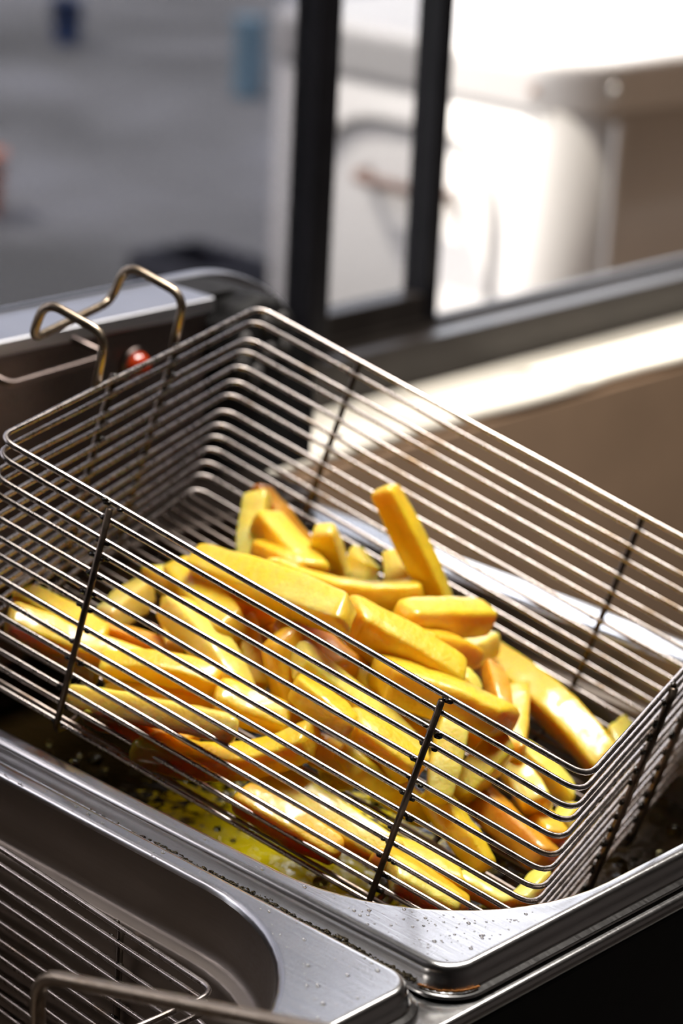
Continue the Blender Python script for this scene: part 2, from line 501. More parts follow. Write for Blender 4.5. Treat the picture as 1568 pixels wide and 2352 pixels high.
for (a, b, c, d) in ((CX0, CX1, CY0, CY0 + .015), (CX0, CX1, CY1 - .015, CY1), (CX0, CX0 + .015, CY0, CY1), (CX1 - .015, CX1, CY0, CY1)):
    Geo().box(a, b, c, d, .02, .10, .003).build('crate_side', M['dark'], cr, smooth=False)

# ================================================================== FRYER
Geo_t = Geo().box(-.93, -.36, -.6, .815, .86, .90, .004)
for x in (-.90, -.40):
    for y in (-.55, .78):
        Geo_t.box(x - .02, x + .02, y - .02, y + .02, 0, .86)
tag(Geo_t.build('worktable', M['table'], smooth=False, base=(-.64, .4, 0)), 'dark steel worktable hidden in shadow under the fryer', 'table')

fr_ = thing('fryer_cabinet', 'steel fryer cabinet with a bright folded front edge and a black front below', 'fryer cabinet', (-.63, .5, .90))
g = Geo()
for (a, b, c, d) in ((-.428, -.4045, .205, .80), (-.86, -.810, .205, .80), (-.810, -.428, .205, .215), (-.810, -.428, .7805, .80)):
    g.box(a, b, c, d, 1.034, 1.0395, .0022)
g.build('top_tray', M['steel'], fr_)
Geo().box(-.414, -.4065, .207, .798, .902, 1.0335, .002).build('front_panel', M['black'], fr_, smooth=False)
Geo().box(-.858, -.41, .207, .215, .902, 1.0335, .002).build('side_panel', M['black'], fr_, smooth=False)
Geo().box(-.858, -.41, .79, .798, .902, 1.0335, .002).build('side_panel', M['black'], fr_, smooth=False)
Geo().box(-.858, -.85, .215, .79, .902, 1.0335, .002).build('back_panel', M['black'], fr_, smooth=False)

def tank(name, ox0, ox1, oy0, oy1, ix0, ix1, iy0, iy1, ir, orad, label):
    t = thing(name, label, 'fryer tank', ((ox0 + ox1) / 2, (oy0 + oy1) / 2, .912))
    O_ = lambda d, z: rrect(ox0 - d, ox1 + d, oy0 - d, oy1 + d, orad + d, z, 14)
    I_ = lambda d, z: rrect(ix0 + d, ix1 - d, iy0 + d, iy1 - d, ir - d, z, 14)
    rings = [O_(.0018, 1.0402), O_(.0030, 1.0404), O_(.0034, 1.0410), O_(.0028, 1.0416), O_(.0010, 1.0420), O_(.0002, 1.0428), O_(0, 1.0455), O_(-.0003, 1.0476), O_(-.0010, 1.0490), O_(-.0021, 1.0498), O_(-.0032, 1.05), O_(-.0040, 1.05),
             I_(-.0030, 1.05), I_(-.0022, 1.05), I_(-.0012, 1.0497), I_(-.0005, 1.0490), I_(0, 1.0478)]
    Geo().loft(rings).build('rim', M['steel'], t)
    rings = [I_(0, 1.0478), I_(.0003, 1.045), I_(.0010, 1.029), I_(.0015, 1.0262), I_(.0030, 1.0250), I_(.0058, 1.0246), I_(.0066, 1.0240), I_(.0070, 1.022), I_(.012, .935), I_(.016, .924), I_(.026, .918), I_(.05, .917)]
    Geo().loft(rings, close_end=True).build('tub', M['tub'], t)
    return t
tankR = tank('fryer_tank', -.806, -.4111, .5016, .778, -.796, -.4185, .5106, .757, .076, .012, 'right fryer tank with wide bright steel rim, oil inside and the tilted basket over it')
tankL = tank('fryer_tank', -.806, -.4146, .2172, .4936, -.796, -.4235, .240, .4850, .080, .012, 'left fryer tank with dull steel rim and empty dark inside, nearer the camera')

rnd = random.Random(5)
def in_open(x, y, ix1, iy0, iy1, ir):
    # inside the opening (front part)?
    if x > ix1 or y < iy0 or y > iy1: return False
    cx = ix1 - ir
    for cy in (iy0 + ir, iy1 - ir):
        if x > cx and ((cy == iy0 + ir and y < cy) or (cy == iy1 - ir and y > cy)):
            return math.hypot(x - cx, y - cy) < ir
    return True
def droplets(t, n, xr, yr, op):
    g = Geo(); k = 0; bm = bmesh.new()
    bmesh.ops.create_icosphere(bm, subdivisions=2, radius=1.0)
    bm.verts.index_update()
    pv = [p.co.copy() for p in bm.verts]; pf = [[q.index for q in ff.verts] for ff in bm.faces]; bm.free()
    while k < n:
        x, y = rnd.uniform(*xr), rnd.uniform(*yr)
        if in_open(x - .006, y, *op) or in_open(x + .004, y + .0042 if y < .6 else y - .004, *op): continue
        if in_open(x, y, *op): continue
        r = rnd.choice((.0002, .00025, .0003, .0003, .0004, .0006)) * rnd.uniform(.8, 1.2)
        g.add([Vector((x, y, 1.05)) + Vector((p.x * r * 1.3, p.y * r, max(p.z, -.1) * r * .7)) for p in pv], pf); k += 1
    g.build('water_droplets', M['drop'], t, kind='stuff')
droplets(tankR, 110, (-.62, -.418), (.5055, .62), (-.4185, .5106, .757, .076))
droplets(tankL, 80, (-.61, -.42), (.42, .4900), (-.4235, .240, .4850, .080))

# burnt-on dirt along the gap between the tanks
g = Geo()
for i in range(2600):
    x = -.66 + .235 * rnd.random() ** .8
    a = max(0, min(1, (x + .62) / .12))
    r = rnd.uniform(.00018, .00042) * (.7 + .5 * a)
    z = 1.0412 + rnd.random() * .0012 + (.0030 * a * rnd.random() * (.5 + .5 * noise.noise((x * 60, 1, 0))) if rnd.random() < .7 else 0)
    g.ball((x, .5012 + rnd.uniform(-.0010, .0003), z), r, 1, (1.6, .5, .8))
M['dirt'] = simple('greasy_dirt', (.13, .10, .05), .7, 0, .7, 350, .3)
g.build('baked_dirt', M['dirt'], tankR, kind='stuff')
g = Geo()
for i in range(220):
    a = rnd.uniform(0, 1.57); r = rnd.uniform(.00018, .0004)
    g.ball((-.4231 + .0135 * math.cos(a - 1.57), .5136 + .0135 * math.sin(a - 1.57), 1.0424 + rnd.random() * .0008), r, 1, (1.2, 1.2, .7))
M['amber_dirt'] = simple('amber_dirt', (.45, .16, .02), .5, 0, .5, 350, .3)
g.build('baked_dirt', M['amber_dirt'], tankR, kind='stuff')

# frying oil with a rippled surface
def oil(x0, x1, y0, y1, z, amp, mt, label, n=110):
    v = []; f = []
    for i in range(n + 1):
        for j in range(n + 1):
            x = x0 + (x1 - x0) * i / n; y = y0 + (y1 - y0) * j / n
            h = noise.noise((x * 75, y * 75, 1.7)) * .55 + noise.noise((x * 170, y * 170, 5.2)) * .3 + abs(noise.noise((x * 38, y * 38, 9.1))) * .5
            v.append((x, y, z + h * amp))
    for i in range(n):
        for j in range(n):
            a = i * (n + 1) + j; f.append((a, a + n + 1, a + n + 2, a + 1))
    return tag(obj('frying_oil', v, f, mt, base=((x0 + x1) / 2, (y0 + y1) / 2, z)), label, 'oil', kind='stuff')
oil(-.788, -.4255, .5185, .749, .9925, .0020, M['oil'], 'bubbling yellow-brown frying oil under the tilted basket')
oil(-.785, -.432, .249, .477, .9300, .0003, M['oil_dark'], 'still dark oil deep in the left tank', 30)
g = Geo()
for i in range(330):
    x = rnd.uniform(-.71, -.435); y = rnd.uniform(.528, .742)
    if noise.noise((x * 22, y * 22, 3)) < -.05: continue
    r = rnd.choice((.0008, .0012, .0016, .0022, .003)) * rnd.uniform(.8, 1.2)
    g.ball((x, y, .9935), r, 2, (1, 1, .75))
def bubble_material():
    mt, nt, p = mat('oil_bubble')
    p.inputs['Base Color'].default_value = (.95, .85, .45, 1); p.inputs['Roughness'].default_value = .03
    p.inputs['Transmission Weight'].default_value = 1; p.inputs['IOR'].default_value = 1.25
    return mt
tag(g.build('oil_bubbles', bubble_material(), base=(-.58, .63, .993)), 'froth of small bubbles on the oil around the dipped basket', 'bubbles', kind='stuff')

# control head across the back of the tanks
hd = thing('control_head', 'fryer control head at the back with red lamp, grey steel top and black rounded end', 'control head', (-.80, .66, 1.0395))
Geo().box(-.812, -.780, .30, .742, 1.0503, 1.140, .002).build('housing', M['head'], hd, smooth=False)
Geo().box(-.813, -.777, .298, .744, 1.1402, 1.1475, .0015).build('housing_top', M['head_top'], hd, smooth=False)
def round_plate(x0, x1, y0, y1, z0, z1, r, n=24):
    pr = [(y0, z0), (y0, z1)] + [(y1 - r + r * math.sin(a), z1 - r + r * math.cos(a)) for a in (math.pi / 2 * k / n for k in range(n + 1))] + [(y1, z0)]
    ins = .0015; cy, cz = sum(p[0] for p in pr) / len(pr), sum(p[1] for p in pr) / len(pr)
    def ring(x, s): return [Vector((x, cy + (p[0] - cy) * s, cz + (p[1] - cz) * s)) for p in pr]
    return Geo().loft([ring(x0, .985), ring(x0 + ins, 1), ring(x1 - ins, 1), ring(x1, .985)], close_start=True, close_end=True)
round_plate(-.823, -.8145, .30, .852, 1.0503, 1.1468, .084).build('back_plate', M['head_top'], hd, smooth=False)
round_plate(-.8140, -.786, .7445, .8205, 1.0503, 1.1465, .062).build('end_cap', M['blackrough'], hd, smooth=False)
Geo().box(-.8146, -.8128, .30, .742, 1.1476, 1.1486).build('seal_strip', M['black'], hd, smooth=False)
kn = []
for k in range(2): pass
def disc_x(cx, cy, cz, prof, n=40, knurl=0.0):
    rings = []
    for dx, r in prof:
        rings.append([Vector((cx + dx, cy + (r + knurl * (1 if k % 4 < 2 else -1)) * math.cos(2 * math.pi * k / n), cz + (r + knurl * (1 if k % 4 < 2 else -1)) * math.sin(2 * math.pi * k / n))) for k in range(n)])
    return rings
knob = Geo().loft(disc_x(-.7855, .767, 1.1215, [(0, .024), (.014, .0235), (.0165, .0215), (.017, .019)], 48, .0006), close_start=True, close_end=True).build('control_knob', M['blackrough'], hd)
g = Geo()
for (dy, dz) in ((-.012, .004), (.002, .011), (.011, .010), (.004, -.004), (-.004, -.013), (-.013, -.006), (.014, -.002)):
    g.ball((-.7685, .767 + dy, 1.1215 + dz), .0045, 2, (.35, 1, 1.3))
g.build('knob_grip', M['grip'], knob, kind='stuff')
Geo().loft(disc_x(-.780, .6975, 1.1225, [(0, .0085), (.0015, .0085), (.002, .0072)], 28), close_start=True, close_end=True).build('lamp_bezel', M['head'], hd)
Geo().ball((-.7785, .6975, 1.1225), .0066, 3, (.9, 1, 1)).build('indicator_lamp', M['red'], hd)
Geo().tube(fillet([(-.781, .6555, 1.1440), (-.767, .6706, 1.1345), (-.764, .6135, 1.1325), (-.781, .598, 1.1440)], .004), .0017, 8).build('hook_bracket', M['head'], hd)
Geo().box(-.7795, -.732, .512, .772, 1.0503, 1.0605, .003).build('element_cover', M['element'], hd, smooth=False)

# ================================================================== BASKETS
FRAC = [0.0, .0707, .1596, .2263, .3091, .3919, .4626, .5515, .6283, .699, .7697, .8424, .9111, 1.0]
def make_basket(C, cu, ev, label, base, hook=None, handle=None, seed=1):
    """C[u][v][w] are the eight corners; u along the basket, v across, w downwards"""
    C = [[[Vector(p) for p in q] for q in r] for r in C]
    rg = random.Random(seed)
    def P(u, v, w):
        r = Vector((0, 0, 0))
        for i in (0, 1):
            for j in (0, 1):
                for k in (0, 1):
                    r += C[i][j][k] * ((u if i else 1 - u) * (v if j else 1 - v) * (w if k else 1 - w))
        return r
    U = (C[1][0][0] - C[0][0][0]).normalized(); V = (C[0][1][0] - C[0][0][0]).normalized(); D = (C[0][0][1] - C[0][0][0]).normalized()
    t = thing('fryer_basket', label, 'fryer basket', base)
    for k, w in enumerate(FRAC):
        ws = [w + rg.uniform(-.004, .004) if 0 < k < 13 else w for _ in range(4)]
        cs = [P(0, 0, ws[0]), P(1, 0, ws[1]), P(1, 1, ws[2]), P(0, 1, ws[3])]
        band_line = fillet(cs, .0072, True, 6)
        # slight sag of hand-bent wire along the sides
        fine = []
        for i, p in enumerate(band_line):
            q = band_line[(i + 1) % len(band_line)]
            n = max(1, int((q - p).length / .02))
            for s in range(n):
                pp = p.lerp(q, s / n)
                fine.append(pp + Vector((0, 0, 1)) * noise.noise((pp.x * 18, pp.y * 18, k * 3.1 + seed)) * .0005)
        Geo().tube(fine, .00100 if k else .00108, 8, closed=True).build('hoop', M['wire'], t)
    off = .0021
    for u in cu:
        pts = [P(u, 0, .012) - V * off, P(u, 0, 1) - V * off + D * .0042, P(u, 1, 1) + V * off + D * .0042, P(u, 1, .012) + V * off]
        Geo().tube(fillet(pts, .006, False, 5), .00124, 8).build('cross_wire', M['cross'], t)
    for i, v in enumerate(ev):
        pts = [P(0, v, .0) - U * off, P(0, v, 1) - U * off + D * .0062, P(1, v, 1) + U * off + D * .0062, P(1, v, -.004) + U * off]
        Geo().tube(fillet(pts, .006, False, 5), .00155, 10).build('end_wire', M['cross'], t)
    nf = 23
    for i in range(nf):
        v = (i + .75) / (nf + .5)
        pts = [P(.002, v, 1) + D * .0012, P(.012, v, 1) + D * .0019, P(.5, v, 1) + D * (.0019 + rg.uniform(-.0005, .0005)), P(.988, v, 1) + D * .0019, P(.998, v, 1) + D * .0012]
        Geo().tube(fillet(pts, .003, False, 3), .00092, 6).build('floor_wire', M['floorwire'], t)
    # burnt lumps where the wires are welded
    g = Geo()
    for k, w in enumerate(FRAC):
        for u in cu:
            for vv, s in ((0, -1), (1, 1)):
                for q in range(3):
                    g.ball(P(u, vv, w) + V * s * .0009 + U * rg.uniform(-.0034, .0034) + D * rg.uniform(-.0005, .0009), rg.uniform(.0008, .0016), 1, (1.5, .8, .8))
        for v in ev:
            for uu, s in ((0, -1), (1, 1)):
                for q in range(3):
                    g.ball(P(uu, v, w) + U * s * .0009 + V * rg.uniform(-.0022, .0022) + D * rg.uniform(-.0006, .0014), rg.uniform(.0011, .0020), 1)
    g.build('weld_grime', M['grime'], t, kind='stuff')
    if hook:
        a, b = hook
        pts = [a[0], a[1], a[2], a[3], b[3], b[2], b[1], b[0]]
        Geo().tube(fillet(pts, .0075, False, 6), .00185, 10).build('hook', M['handle_wire'], t)
    if handle:
        Geo().tube(fillet(handle, .010, False, 6), .0024, 10).build('handle', M['handle_wire'], t)
    return t

make_basket([[[(-.6461, .5138, 1.1597), (-.6687, .5095, 1.0675)], [(-.6963, .6915, 1.1684), (-.7257, .6860, 1.0818)]],
             [[(-.4274, .5842, 1.0849), (-.4537, .5814, .9988)], [(-.4789, .7573, 1.0956), (-.5060, .7547, 1.0048)]]],
            (.2085, .7729), (.42, .665),
            'wire fryer basket full of fries, tilted up with its bent hook on the control head', (-.58, .63, 1.02),
            hook=([(-.6671, .5770, 1.1612), (-.6619, .5774, 1.1833), (-.6876, .5692, 1.1922), (-.6948, .5680, 1.1755)],
                  [(-.6836, .6317, 1.1642), (-.6784, .6322, 1.1862), (-.7041, .6240, 1.1952), (-.7113, .6227, 1.1785)]), seed=1)
make_basket([[[(-.7268, .2951, 1.0355), (-.7303, .2949, .9428)], [(-.7207, .4780, 1.0350), (-.7242, .4778, .9423)]],
             [[(-.4871, .2871, 1.0265), (-.4906, .2870, .9338)], [(-.4810, .4700, 1.0261), (-.4845, .4699, .9333)]]],
            (.2085, .79), (.38, .60),
            'empty wire fryer basket sitting low in the left tank with its handle raised', (-.60, .38, .935),
            handle=[(-.4835, .4000, 1.012), (-.4850, .4000, 1.0580), (-.3600, .4000, 1.0950), (-.3600, .3620, 1.0950), (-.4850, .3620, 1.0580), (-.4848, .3620, 1.012)], seed=2)

# ================================================================== FRIES
def make_fry(p0, pm, p1, w, tone, label, seed):
    rg = random.Random(seed * 7 + 3)
    p0, pm, p1 = Vector(p0), Vector(pm), Vector(p1)
    NR, NS = 22, 20
    ctrl = pm * 2 - (p0 + p1) * .5
    sp = lambda s: p0 * (1 - s) ** 2 + ctrl * 2 * s * (1 - s) + p1 * s * s
    ln = (p1 - p0).length
    up = Vector((0, 0, 1))
    roll = rg.uniform(-.5, .5)
    taper0, taper1 = rg.uniform(.78, 1.0), rg.uniform(.72, 1.0)
    sk0, sk1 = rg.uniform(-.6, .6), rg.uniform(-.6, .6)
    w *= 1.10; ex = (p1 - p0) * .04; p0 -= ex; p1 += ex
    hw = w * .5; ht = hw * rg.uniform(.84, 1.0)
    e = rg.uniform(.26, .42)                            # squareness of the section
    cap = min(.25, hw * .42 / max(ln, .001))
    v = []; f = []; toast = []
    ss = [0, .25, .55, 1.0]
    S = [cap * q for q in ss] + [cap + (1 - 2 * cap) * i / (NR - 9) for i in range(1, NR - 9)] + [1 - cap * q for q in reversed(ss)]
    n_ = len(S); ox = rg.uniform(0, 50)
    for i, s in enumerate(S):
        c = sp(s); tg = (sp(min(1, s + .02)) - sp(max(0, s - .02))).normalized()
        u = up if abs(tg.z) < .93 else Vector((-.64, .69, 0))
        sd = tg.cross(u).normalized(); nn = sd.cross(tg).normalized()
        a, b = sd * math.cos(roll) + nn * math.sin(roll), nn * math.cos(roll) - sd * math.sin(roll)
        q = min(s, 1 - s) / cap if cap > 0 else 1
        cs = 1.0 if q >= 1 else (.74 + .26 * math.sqrt(max(0, 1 - (1 - q) ** 2)))
        tp = taper0 + (1 - taper0) * min(1, s * 2.6) if s < .5 else taper1 + (1 - taper1) * min(1, (1 - s) * 2.6)
        wob = 1 + .06 * noise.noise((s * 3.1, ox, 0))
        for k in range(NS):
            th = 2 * math.pi * k / NS
            ct, st = math.cos(th), math.sin(th)
            x = math.copysign(abs(ct) ** e, ct); y = math.copysign(abs(st) ** e, st)
            pt = c + a * (x * hw * cs * tp * wob) + b * (y * ht * cs * tp * wob)
            sh = (sk0 * max(0, 1 - s / .3) - sk1 * max(0, 1 - (1 - s) / .3)) * hw
            pt += tg * (x * sh)
            nv = noise.noise((pt.x * 140 + ox, pt.y * 140, pt.z * 140))
            pt += (pt - c).normalized() * (nv * .00065)
            v.append(pt)
            edge = max(0, min(1, (abs(x * y) - .62) * 2.2))
            tip = max(0, 1 - min(s, 1 - s) / .10) * .35
            tv = .28 * edge + tip
            if tone == 'brown': tv += .45 * max(0, 1 - s / .25) + .2 * edge
            toast.append(min(1, tv * (.6 + .8 * abs(noise.noise((pt.x * 60, pt.y * 60 + ox, pt.z * 60))) * 2)))
    for i in range(n_ - 1):
        for k in range(NS):
            l = (k + 1) % NS
            f.append((i * NS + k, i * NS + l, (i + 1) * NS + l, (i + 1) * NS + k))
    # domed ends
    for idx, i, s in ((0, 0, 0), (1, n_ - 1, 1)):
        c = sp(s); tg = (sp(1) - sp(.96)).normalized() if s else (sp(0) - sp(.04)).normalized()
        base = i * NS
        mid = len(v)
        for k in range(NS):
            v.append(c + (v[base + k] - c) * .62 + tg * hw * .10); toast.append(toast[base + k] * .6)
        v.append(c + tg * hw * .13); toast.append(.1)
        for k in range(NS):
            l = (k + 1) % NS
            f.append((base + k, base + l, mid + l, mid + k) if s else (base + l, base + k, mid + k, mid + l))
            f.append((mid + k, mid + l, mid + NS) if s else (mid + l, mid + k, mid + NS))
    f = [tuple(reversed(q)) for q in f]
    o = obj('french_fry', v, f, FM[tone], base=sp(.5))
    at = o.data.attributes.new('toast', 'FLOAT', 'POINT')
    at.data.foreach_set('value', toast)
    bm = bmesh.new(); bm.from_mesh(o.data); bmesh.ops.recalc_face_normals(bm, faces=bm.faces); bm.to_mesh(o.data); bm.free()
    return tag(o, label, 'french fry', 'french fries in the tilted basket')

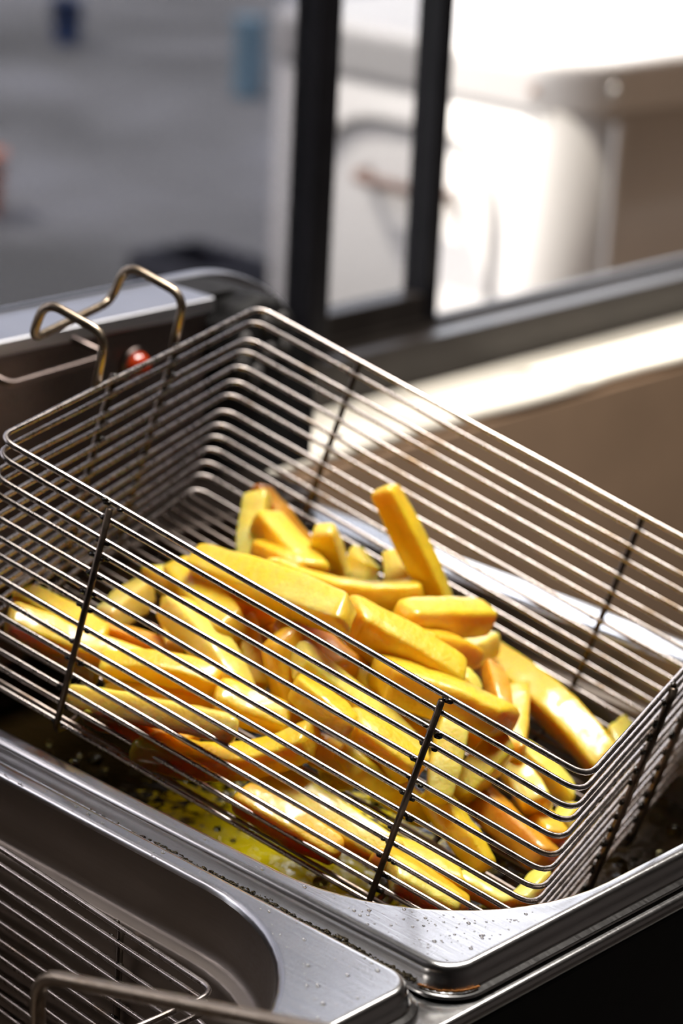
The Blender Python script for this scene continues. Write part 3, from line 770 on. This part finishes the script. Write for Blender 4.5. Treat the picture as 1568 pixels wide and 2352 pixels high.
FRIES = [
    ([-0.6809, 0.6797, 1.0914], [-0.6741, 0.6708, 1.0805], [-0.6673, 0.662, 1.0698], 0.0106, 'pale', 'pale upright fry at the far left back, behind the brown-tipped fry'),
    ([-0.6857, 0.6865, 1.0905], [-0.6693, 0.6885, 1.0768], [-0.6529, 0.6905, 1.0633], 0.0088, 'brown', 'brown-tipped fry whose pointed end rises highest at the back left of the pile'),
    ([-0.6664, 0.6708, 1.0862], [-0.6505, 0.6687, 1.0798], [-0.6348, 0.6664, 1.0735], 0.0118, 'gold', 'broad gold fry leaning just in front of the brown-tipped fry'),
    ([-0.6616, 0.6616, 1.0767], [-0.645, 0.6567, 1.0784], [-0.6286, 0.6517, 1.0802], 0.0103, 'amber', 'short amber fry end between the broad leaning fry and the long curved top fry'),
    ([-0.643, 0.6119, 1.0893], [-0.6011, 0.6094, 1.0919], [-0.5607, 0.6059, 1.0951], 0.0146, 'gold', 'long thick curved fry lying across the top of the pile'),
    ([-0.6275, 0.6371, 1.0859], [-0.6109, 0.6598, 1.0739], [-0.5954, 0.6867, 1.0726], 0.0118, 'gold', 'smooth yellow fry pointing right from behind the long curved top fry'),
    ([-0.6118, 0.6832, 1.1113], [-0.602, 0.6922, 1.087], [-0.592, 0.7012, 1.0623], 0.0123, 'gold', 'tallest straight fry standing upright against the far wire wall'),
    ([-0.6385, 0.6759, 1.0892], [-0.6391, 0.6811, 1.0766], [-0.6396, 0.6864, 1.0639], 0.0111, 'pale', 'pointed pale fry end standing between the brown-tipped fry and the tall straight fry'),
    ([-0.6362, 0.6996, 1.0728], [-0.6351, 0.6969, 1.0672], [-0.6339, 0.6943, 1.0617], 0.0113, 'pale', 'stubby pale fry end just left of the tall straight fry'),
    ([-0.6187, 0.6981, 1.0783], [-0.6074, 0.6901, 1.0672], [-0.5962, 0.6821, 1.0564], 0.0096, 'pale', 'pale fry crossing behind the foot of the tall straight fry'),
    ([-0.566, 0.6471, 1.0809], [-0.5653, 0.6695, 1.0754], [-0.5642, 0.6922, 1.07], 0.0133, 'gold', 'blunt round-ended fry lying level just below the tall straight fry'),
    ([-0.5677, 0.6203, 1.0873], [-0.5519, 0.6325, 1.078], [-0.5362, 0.6437, 1.067], 0.0134, 'gold', 'thick fry with a white glistening top in the middle of the pile'),
    ([-0.5795, 0.6286, 1.08], [-0.5686, 0.6285, 1.0751], [-0.5578, 0.6283, 1.0703], 0.0102, 'pale', 'narrow pale fry tucked along the left side of the thick glistening fry'),
    ([-0.5569, 0.6455, 1.0748], [-0.5543, 0.6572, 1.0698], [-0.5516, 0.669, 1.0648], 0.0117, 'amber', 'rounded amber fry end under the blunt level fry'),
    ([-0.5679, 0.6797, 1.0527], [-0.5711, 0.694, 1.052], [-0.5743, 0.7085, 1.0515], 0.0102, 'pale', "white-topped stub of fry beside the bent fry's upper end"),
    ([-0.5798, 0.7149, 1.0409], [-0.5449, 0.7146, 1.0325], [-0.5127, 0.7096, 1.0197], 0.0137, 'gold', 'long bent fry alone at the right, its foot near the front wire corner'),
    ([-0.5518, 0.6847, 1.0537], [-0.5425, 0.6769, 1.0512], [-0.5333, 0.6692, 1.0489], 0.0081, 'brown', 'small brown fry end under the long bent fry'),
    ([-0.5549, 0.7053, 1.0362], [-0.5357, 0.6811, 1.0379], [-0.5166, 0.6571, 1.0402], 0.0099, 'amber', 'lumpy amber fry standing on end left of the long bent fry'),
    ([-0.5487, 0.617, 1.0703], [-0.5306, 0.631, 1.064], [-0.5126, 0.6447, 1.057], 0.0142, 'gold', 'wide fry with a powdery white top by the right-hand near wall wire'),
    ([-0.5428, 0.6558, 1.0631], [-0.5399, 0.6565, 1.0598], [-0.5369, 0.6573, 1.0566], 0.007, 'pale', 'tiny white fry tip peeping out behind the wide powdery fry'),
    ([-0.5142, 0.649, 1.0471], [-0.5146, 0.6365, 1.0395], [-0.515, 0.6241, 1.0321], 0.011, 'gold', 'smooth fry sloping down left from the foot of the lumpy amber fry'),
    ([-0.5212, 0.6263, 1.0576], [-0.5157, 0.6169, 1.0479], [-0.5103, 0.6076, 1.0385], 0.0105, 'pale', 'bubbly pale fry standing just right of the right-hand near wall wire'),
    ([-0.5322, 0.6779, 1.0296], [-0.5192, 0.6797, 1.0233], [-0.5064, 0.6815, 1.017], 0.0095, 'pale', 'white rough-topped fry pointing into the front wire corner'),
    ([-0.5201, 0.659, 1.0336], [-0.5093, 0.6555, 1.0293], [-0.4987, 0.6519, 1.0252], 0.0112, 'pale', 'second white rough fry, below the one pointing into the front corner'),
    ([-0.5107, 0.6593, 1.0197], [-0.4998, 0.6552, 1.0167], [-0.489, 0.651, 1.0139], 0.0102, 'amber', 'amber fry end pressed to the front wires under the white rough fries'),
    ([-0.5175, 0.6367, 1.0278], [-0.5, 0.6376, 1.0201], [-0.4827, 0.6384, 1.0126], 0.0126, 'brown', 'dark orange fry low in the front corner of the basket'),
    ([-0.5173, 0.6134, 1.0347], [-0.5047, 0.6138, 1.0252], [-0.4923, 0.6143, 1.0158], 0.0105, 'gold', 'tapering fry hanging down to the floor wires right of the near wall wire'),
    ([-0.5359, 0.5878, 1.0502], [-0.5292, 0.6005, 1.0381], [-0.5223, 0.6135, 1.0258], 0.0115, 'gold', 'fry low behind the right-hand near wall wire, over the bright oil'),
    ([-0.5148, 0.5883, 1.0231], [-0.5018, 0.5924, 1.0207], [-0.4889, 0.5965, 1.0183], 0.0081, 'gold', 'bright yellow fry on the floor wires right of the near wall wire'),
    ([-0.5643, 0.5687, 1.0413], [-0.5375, 0.5751, 1.0327], [-0.5112, 0.5813, 1.0243], 0.012, 'pale', 'long pale wet fry along the floor wires at the near wall'),
    ([-0.5561, 0.5533, 1.039], [-0.5383, 0.5593, 1.0331], [-0.5208, 0.5652, 1.0272], 0.0112, 'amber', 'foam-flecked amber fry nearest the near wall, in front of the long pale wet one'),
    ([-0.5075, 0.5744, 1.0276], [-0.4942, 0.5822, 1.0202], [-0.4808, 0.5899, 1.0127], 0.0096, 'amber', 'amber fry running along the floor beneath the bright yellow one'),
    ([-0.4927, 0.6008, 1.0151], [-0.4836, 0.6043, 1.0123], [-0.4746, 0.6077, 1.0095], 0.0072, 'pale', 'pale fry tip on the floor above the rim of the tank opening'),
    ([-0.4982, 0.5714, 1.0254], [-0.4881, 0.5768, 1.0207], [-0.478, 0.5822, 1.016], 0.0095, 'pale', 'wet pale fry at the very bottom of the basket beside the near wall wire foot'),
    ([-0.4742, 0.6137, 1.0085], [-0.4758, 0.6228, 1.0104], [-0.4774, 0.6319, 1.0124], 0.0069, 'pale', 'small pale fry upright in the bottom front corner of the basket'),
    ([-0.4953, 0.6614, 1.0137], [-0.4976, 0.6689, 1.0141], [-0.4999, 0.6764, 1.0145], 0.008, 'pale', 'pale fry end showing through the front wires beside the amber end'),
    ([-0.5219, 0.7267, 1.0199], [-0.5238, 0.7343, 1.0201], [-0.5258, 0.742, 1.0205], 0.0088, 'pale', 'lone pale fry tip behind the top front wire, right of the long bent fry'),
    ([-0.6788, 0.5519, 1.0783], [-0.6614, 0.5571, 1.074], [-0.6441, 0.5622, 1.0698], 0.011, 'gold', 'upper of the two long fries at the left end of the basket'),
    ([-0.6583, 0.5303, 1.0817], [-0.6411, 0.5451, 1.0736], [-0.6239, 0.5605, 1.0668], 0.0108, 'gold', 'lower of the two long fries at the left end of the basket'),
    ([-0.6544, 0.5412, 1.0695], [-0.6439, 0.5458, 1.0659], [-0.6333, 0.5503, 1.0623], 0.0076, 'amber', 'small amber fry underneath the two long fries at the left end'),
    ([-0.6564, 0.5751, 1.0703], [-0.6616, 0.5898, 1.0712], [-0.6668, 0.6048, 1.0723], 0.0113, 'green', 'short greenish fry tilted upward by itself on the left'),
    ([-0.6512, 0.5686, 1.0696], [-0.6408, 0.5746, 1.067], [-0.6304, 0.5806, 1.0645], 0.008, 'brown', 'thin brown fry lying under the greenish one'),
    ([-0.6755, 0.6158, 1.0741], [-0.6695, 0.6176, 1.0721], [-0.6635, 0.6193, 1.0701], 0.0098, 'pale', 'pale fry stub at the left edge of the pile, above the large pale slanting fry'),
    ([-0.6604, 0.6166, 1.0788], [-0.6336, 0.6056, 1.078], [-0.6072, 0.5944, 1.0776], 0.0126, 'gold', 'gold fry with a bright ridge slanting down from the left shoulder of the pile'),
    ([-0.6322, 0.5871, 1.0795], [-0.6084, 0.5845, 1.0723], [-0.5867, 0.5788, 1.0628], 0.0138, 'pale', 'large pale fry slanting down the left face of the pile'),
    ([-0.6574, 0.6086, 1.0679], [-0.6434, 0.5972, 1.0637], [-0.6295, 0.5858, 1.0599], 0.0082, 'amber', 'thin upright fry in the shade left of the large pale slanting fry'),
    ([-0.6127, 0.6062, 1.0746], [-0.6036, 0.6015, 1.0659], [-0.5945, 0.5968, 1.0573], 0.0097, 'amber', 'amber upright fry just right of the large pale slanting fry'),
    ([-0.5826, 0.5959, 1.0813], [-0.5762, 0.5957, 1.067], [-0.5697, 0.5956, 1.0528], 0.0137, 'amber', 'broad orange fry standing in the middle behind the near wires'),
    ([-0.6253, 0.5481, 1.0676], [-0.6089, 0.5603, 1.0702], [-0.5915, 0.5705, 1.0667], 0.0094, 'gold', 'thin pointed fry, topmost of the flat stack at the lower left'),
    ([-0.6219, 0.549, 1.0597], [-0.6071, 0.5657, 1.0571], [-0.5919, 0.5815, 1.052], 0.0098, 'amber', 'orange fry second in the flat stack at the lower left'),
    ([-0.5834, 0.566, 1.066], [-0.5725, 0.5726, 1.0624], [-0.5616, 0.5792, 1.0587], 0.0121, 'gold', 'fry with a burnt brown end in the lower middle of the near side'),
    ([-0.6207, 0.5335, 1.0615], [-0.5909, 0.5426, 1.0631], [-0.5617, 0.5511, 1.0647], 0.0117, 'pale', 'big pale-topped fry, third in the flat stack at the lower left'),
    ([-0.6148, 0.5342, 1.0578], [-0.6017, 0.5456, 1.0531], [-0.5885, 0.557, 1.0485], 0.0093, 'amber', 'dull orange fry beneath the big pale-topped one at the lower left'),
    ([-0.5923, 0.5393, 1.0511], [-0.5677, 0.5566, 1.0475], [-0.548, 0.5766, 1.0586], 0.0111, 'gold', 'curved fry at the bottom of the flat stack, just above the oil'),
    ([-0.5688, 0.5937, 1.0769], [-0.5477, 0.6043, 1.0618], [-0.5266, 0.6148, 1.0468], 0.0122, 'pale', 'long bumpy pale fry running down to the right-hand near wall wire'),
    ([-0.5632, 0.5862, 1.0715], [-0.5495, 0.5862, 1.0675], [-0.5359, 0.5861, 1.0637], 0.0117, 'gold', 'fry overlapping the left side of the long bumpy pale fry'),
    ([-0.5425, 0.5945, 1.0595], [-0.5313, 0.5993, 1.0529], [-0.5201, 0.604, 1.0464], 0.0124, 'gold', 'smooth gold fry beneath the long bumpy pale fry'),
    ([-0.5589, 0.5853, 1.0505], [-0.5507, 0.5909, 1.0466], [-0.5425, 0.5966, 1.0427], 0.0125, 'amber', 'orange fry low in the middle, left of the smooth gold one'),
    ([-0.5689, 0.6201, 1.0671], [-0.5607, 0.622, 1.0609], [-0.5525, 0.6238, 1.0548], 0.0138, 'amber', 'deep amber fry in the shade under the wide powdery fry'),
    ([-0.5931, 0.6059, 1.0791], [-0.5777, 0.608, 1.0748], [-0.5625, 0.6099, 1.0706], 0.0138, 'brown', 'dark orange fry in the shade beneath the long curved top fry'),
    ([-0.5591, 0.5984, 1.0428], [-0.5529, 0.5973, 1.0382], [-0.5468, 0.5961, 1.0336], 0.0097, 'amber', 'orange fry end hanging over the oil in the lower middle'),
    ([-0.5663, 0.5812, 1.0455], [-0.5611, 0.5808, 1.0411], [-0.5559, 0.5804, 1.0366], 0.0083, 'amber', 'small orange fry end above the long pale wet fry'),
    ([-0.658, 0.6308, 1.0726], [-0.6349, 0.6232, 1.0742], [-0.6121, 0.6154, 1.076], 0.0121, 'amber', 'amber fry tucked under the left half of the long curved top fry'),
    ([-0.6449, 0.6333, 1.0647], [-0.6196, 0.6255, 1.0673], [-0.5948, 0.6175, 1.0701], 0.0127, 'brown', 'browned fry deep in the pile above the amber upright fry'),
    ([-0.5438, 0.6177, 1.0567], [-0.5388, 0.6197, 1.0501], [-0.5338, 0.6218, 1.0434], 0.0114, 'amber', 'amber fry wedged behind the upper part of the right-hand near wall wire'),
    ([-0.5326, 0.6498, 1.0512], [-0.5309, 0.6537, 1.0434], [-0.5291, 0.6575, 1.0355], 0.0106, 'amber', 'amber fry wedged under the wide powdery fry, right of the near wall wire'),
]

for i, (a, b, c, w, tone, label) in enumerate(FRIES):
    make_fry(a, b, c, w, tone, label, i)

# overhead light, added and unseen: a neutral panel above the back of the fryer
ld = bpy.data.lights.new('added_overhead_light', 'AREA')
ld.shape = 'RECTANGLE'; ld.size = .28; ld.size_y = 1.0; ld.spread = R_(100); ld.energy = OVERHEAD_W; ld.color = (1.0, .95, .88)
lo = bpy.data.objects.new('added_overhead_light', ld); lo.location = (-.62, 1.05, 2.10); link(lo)
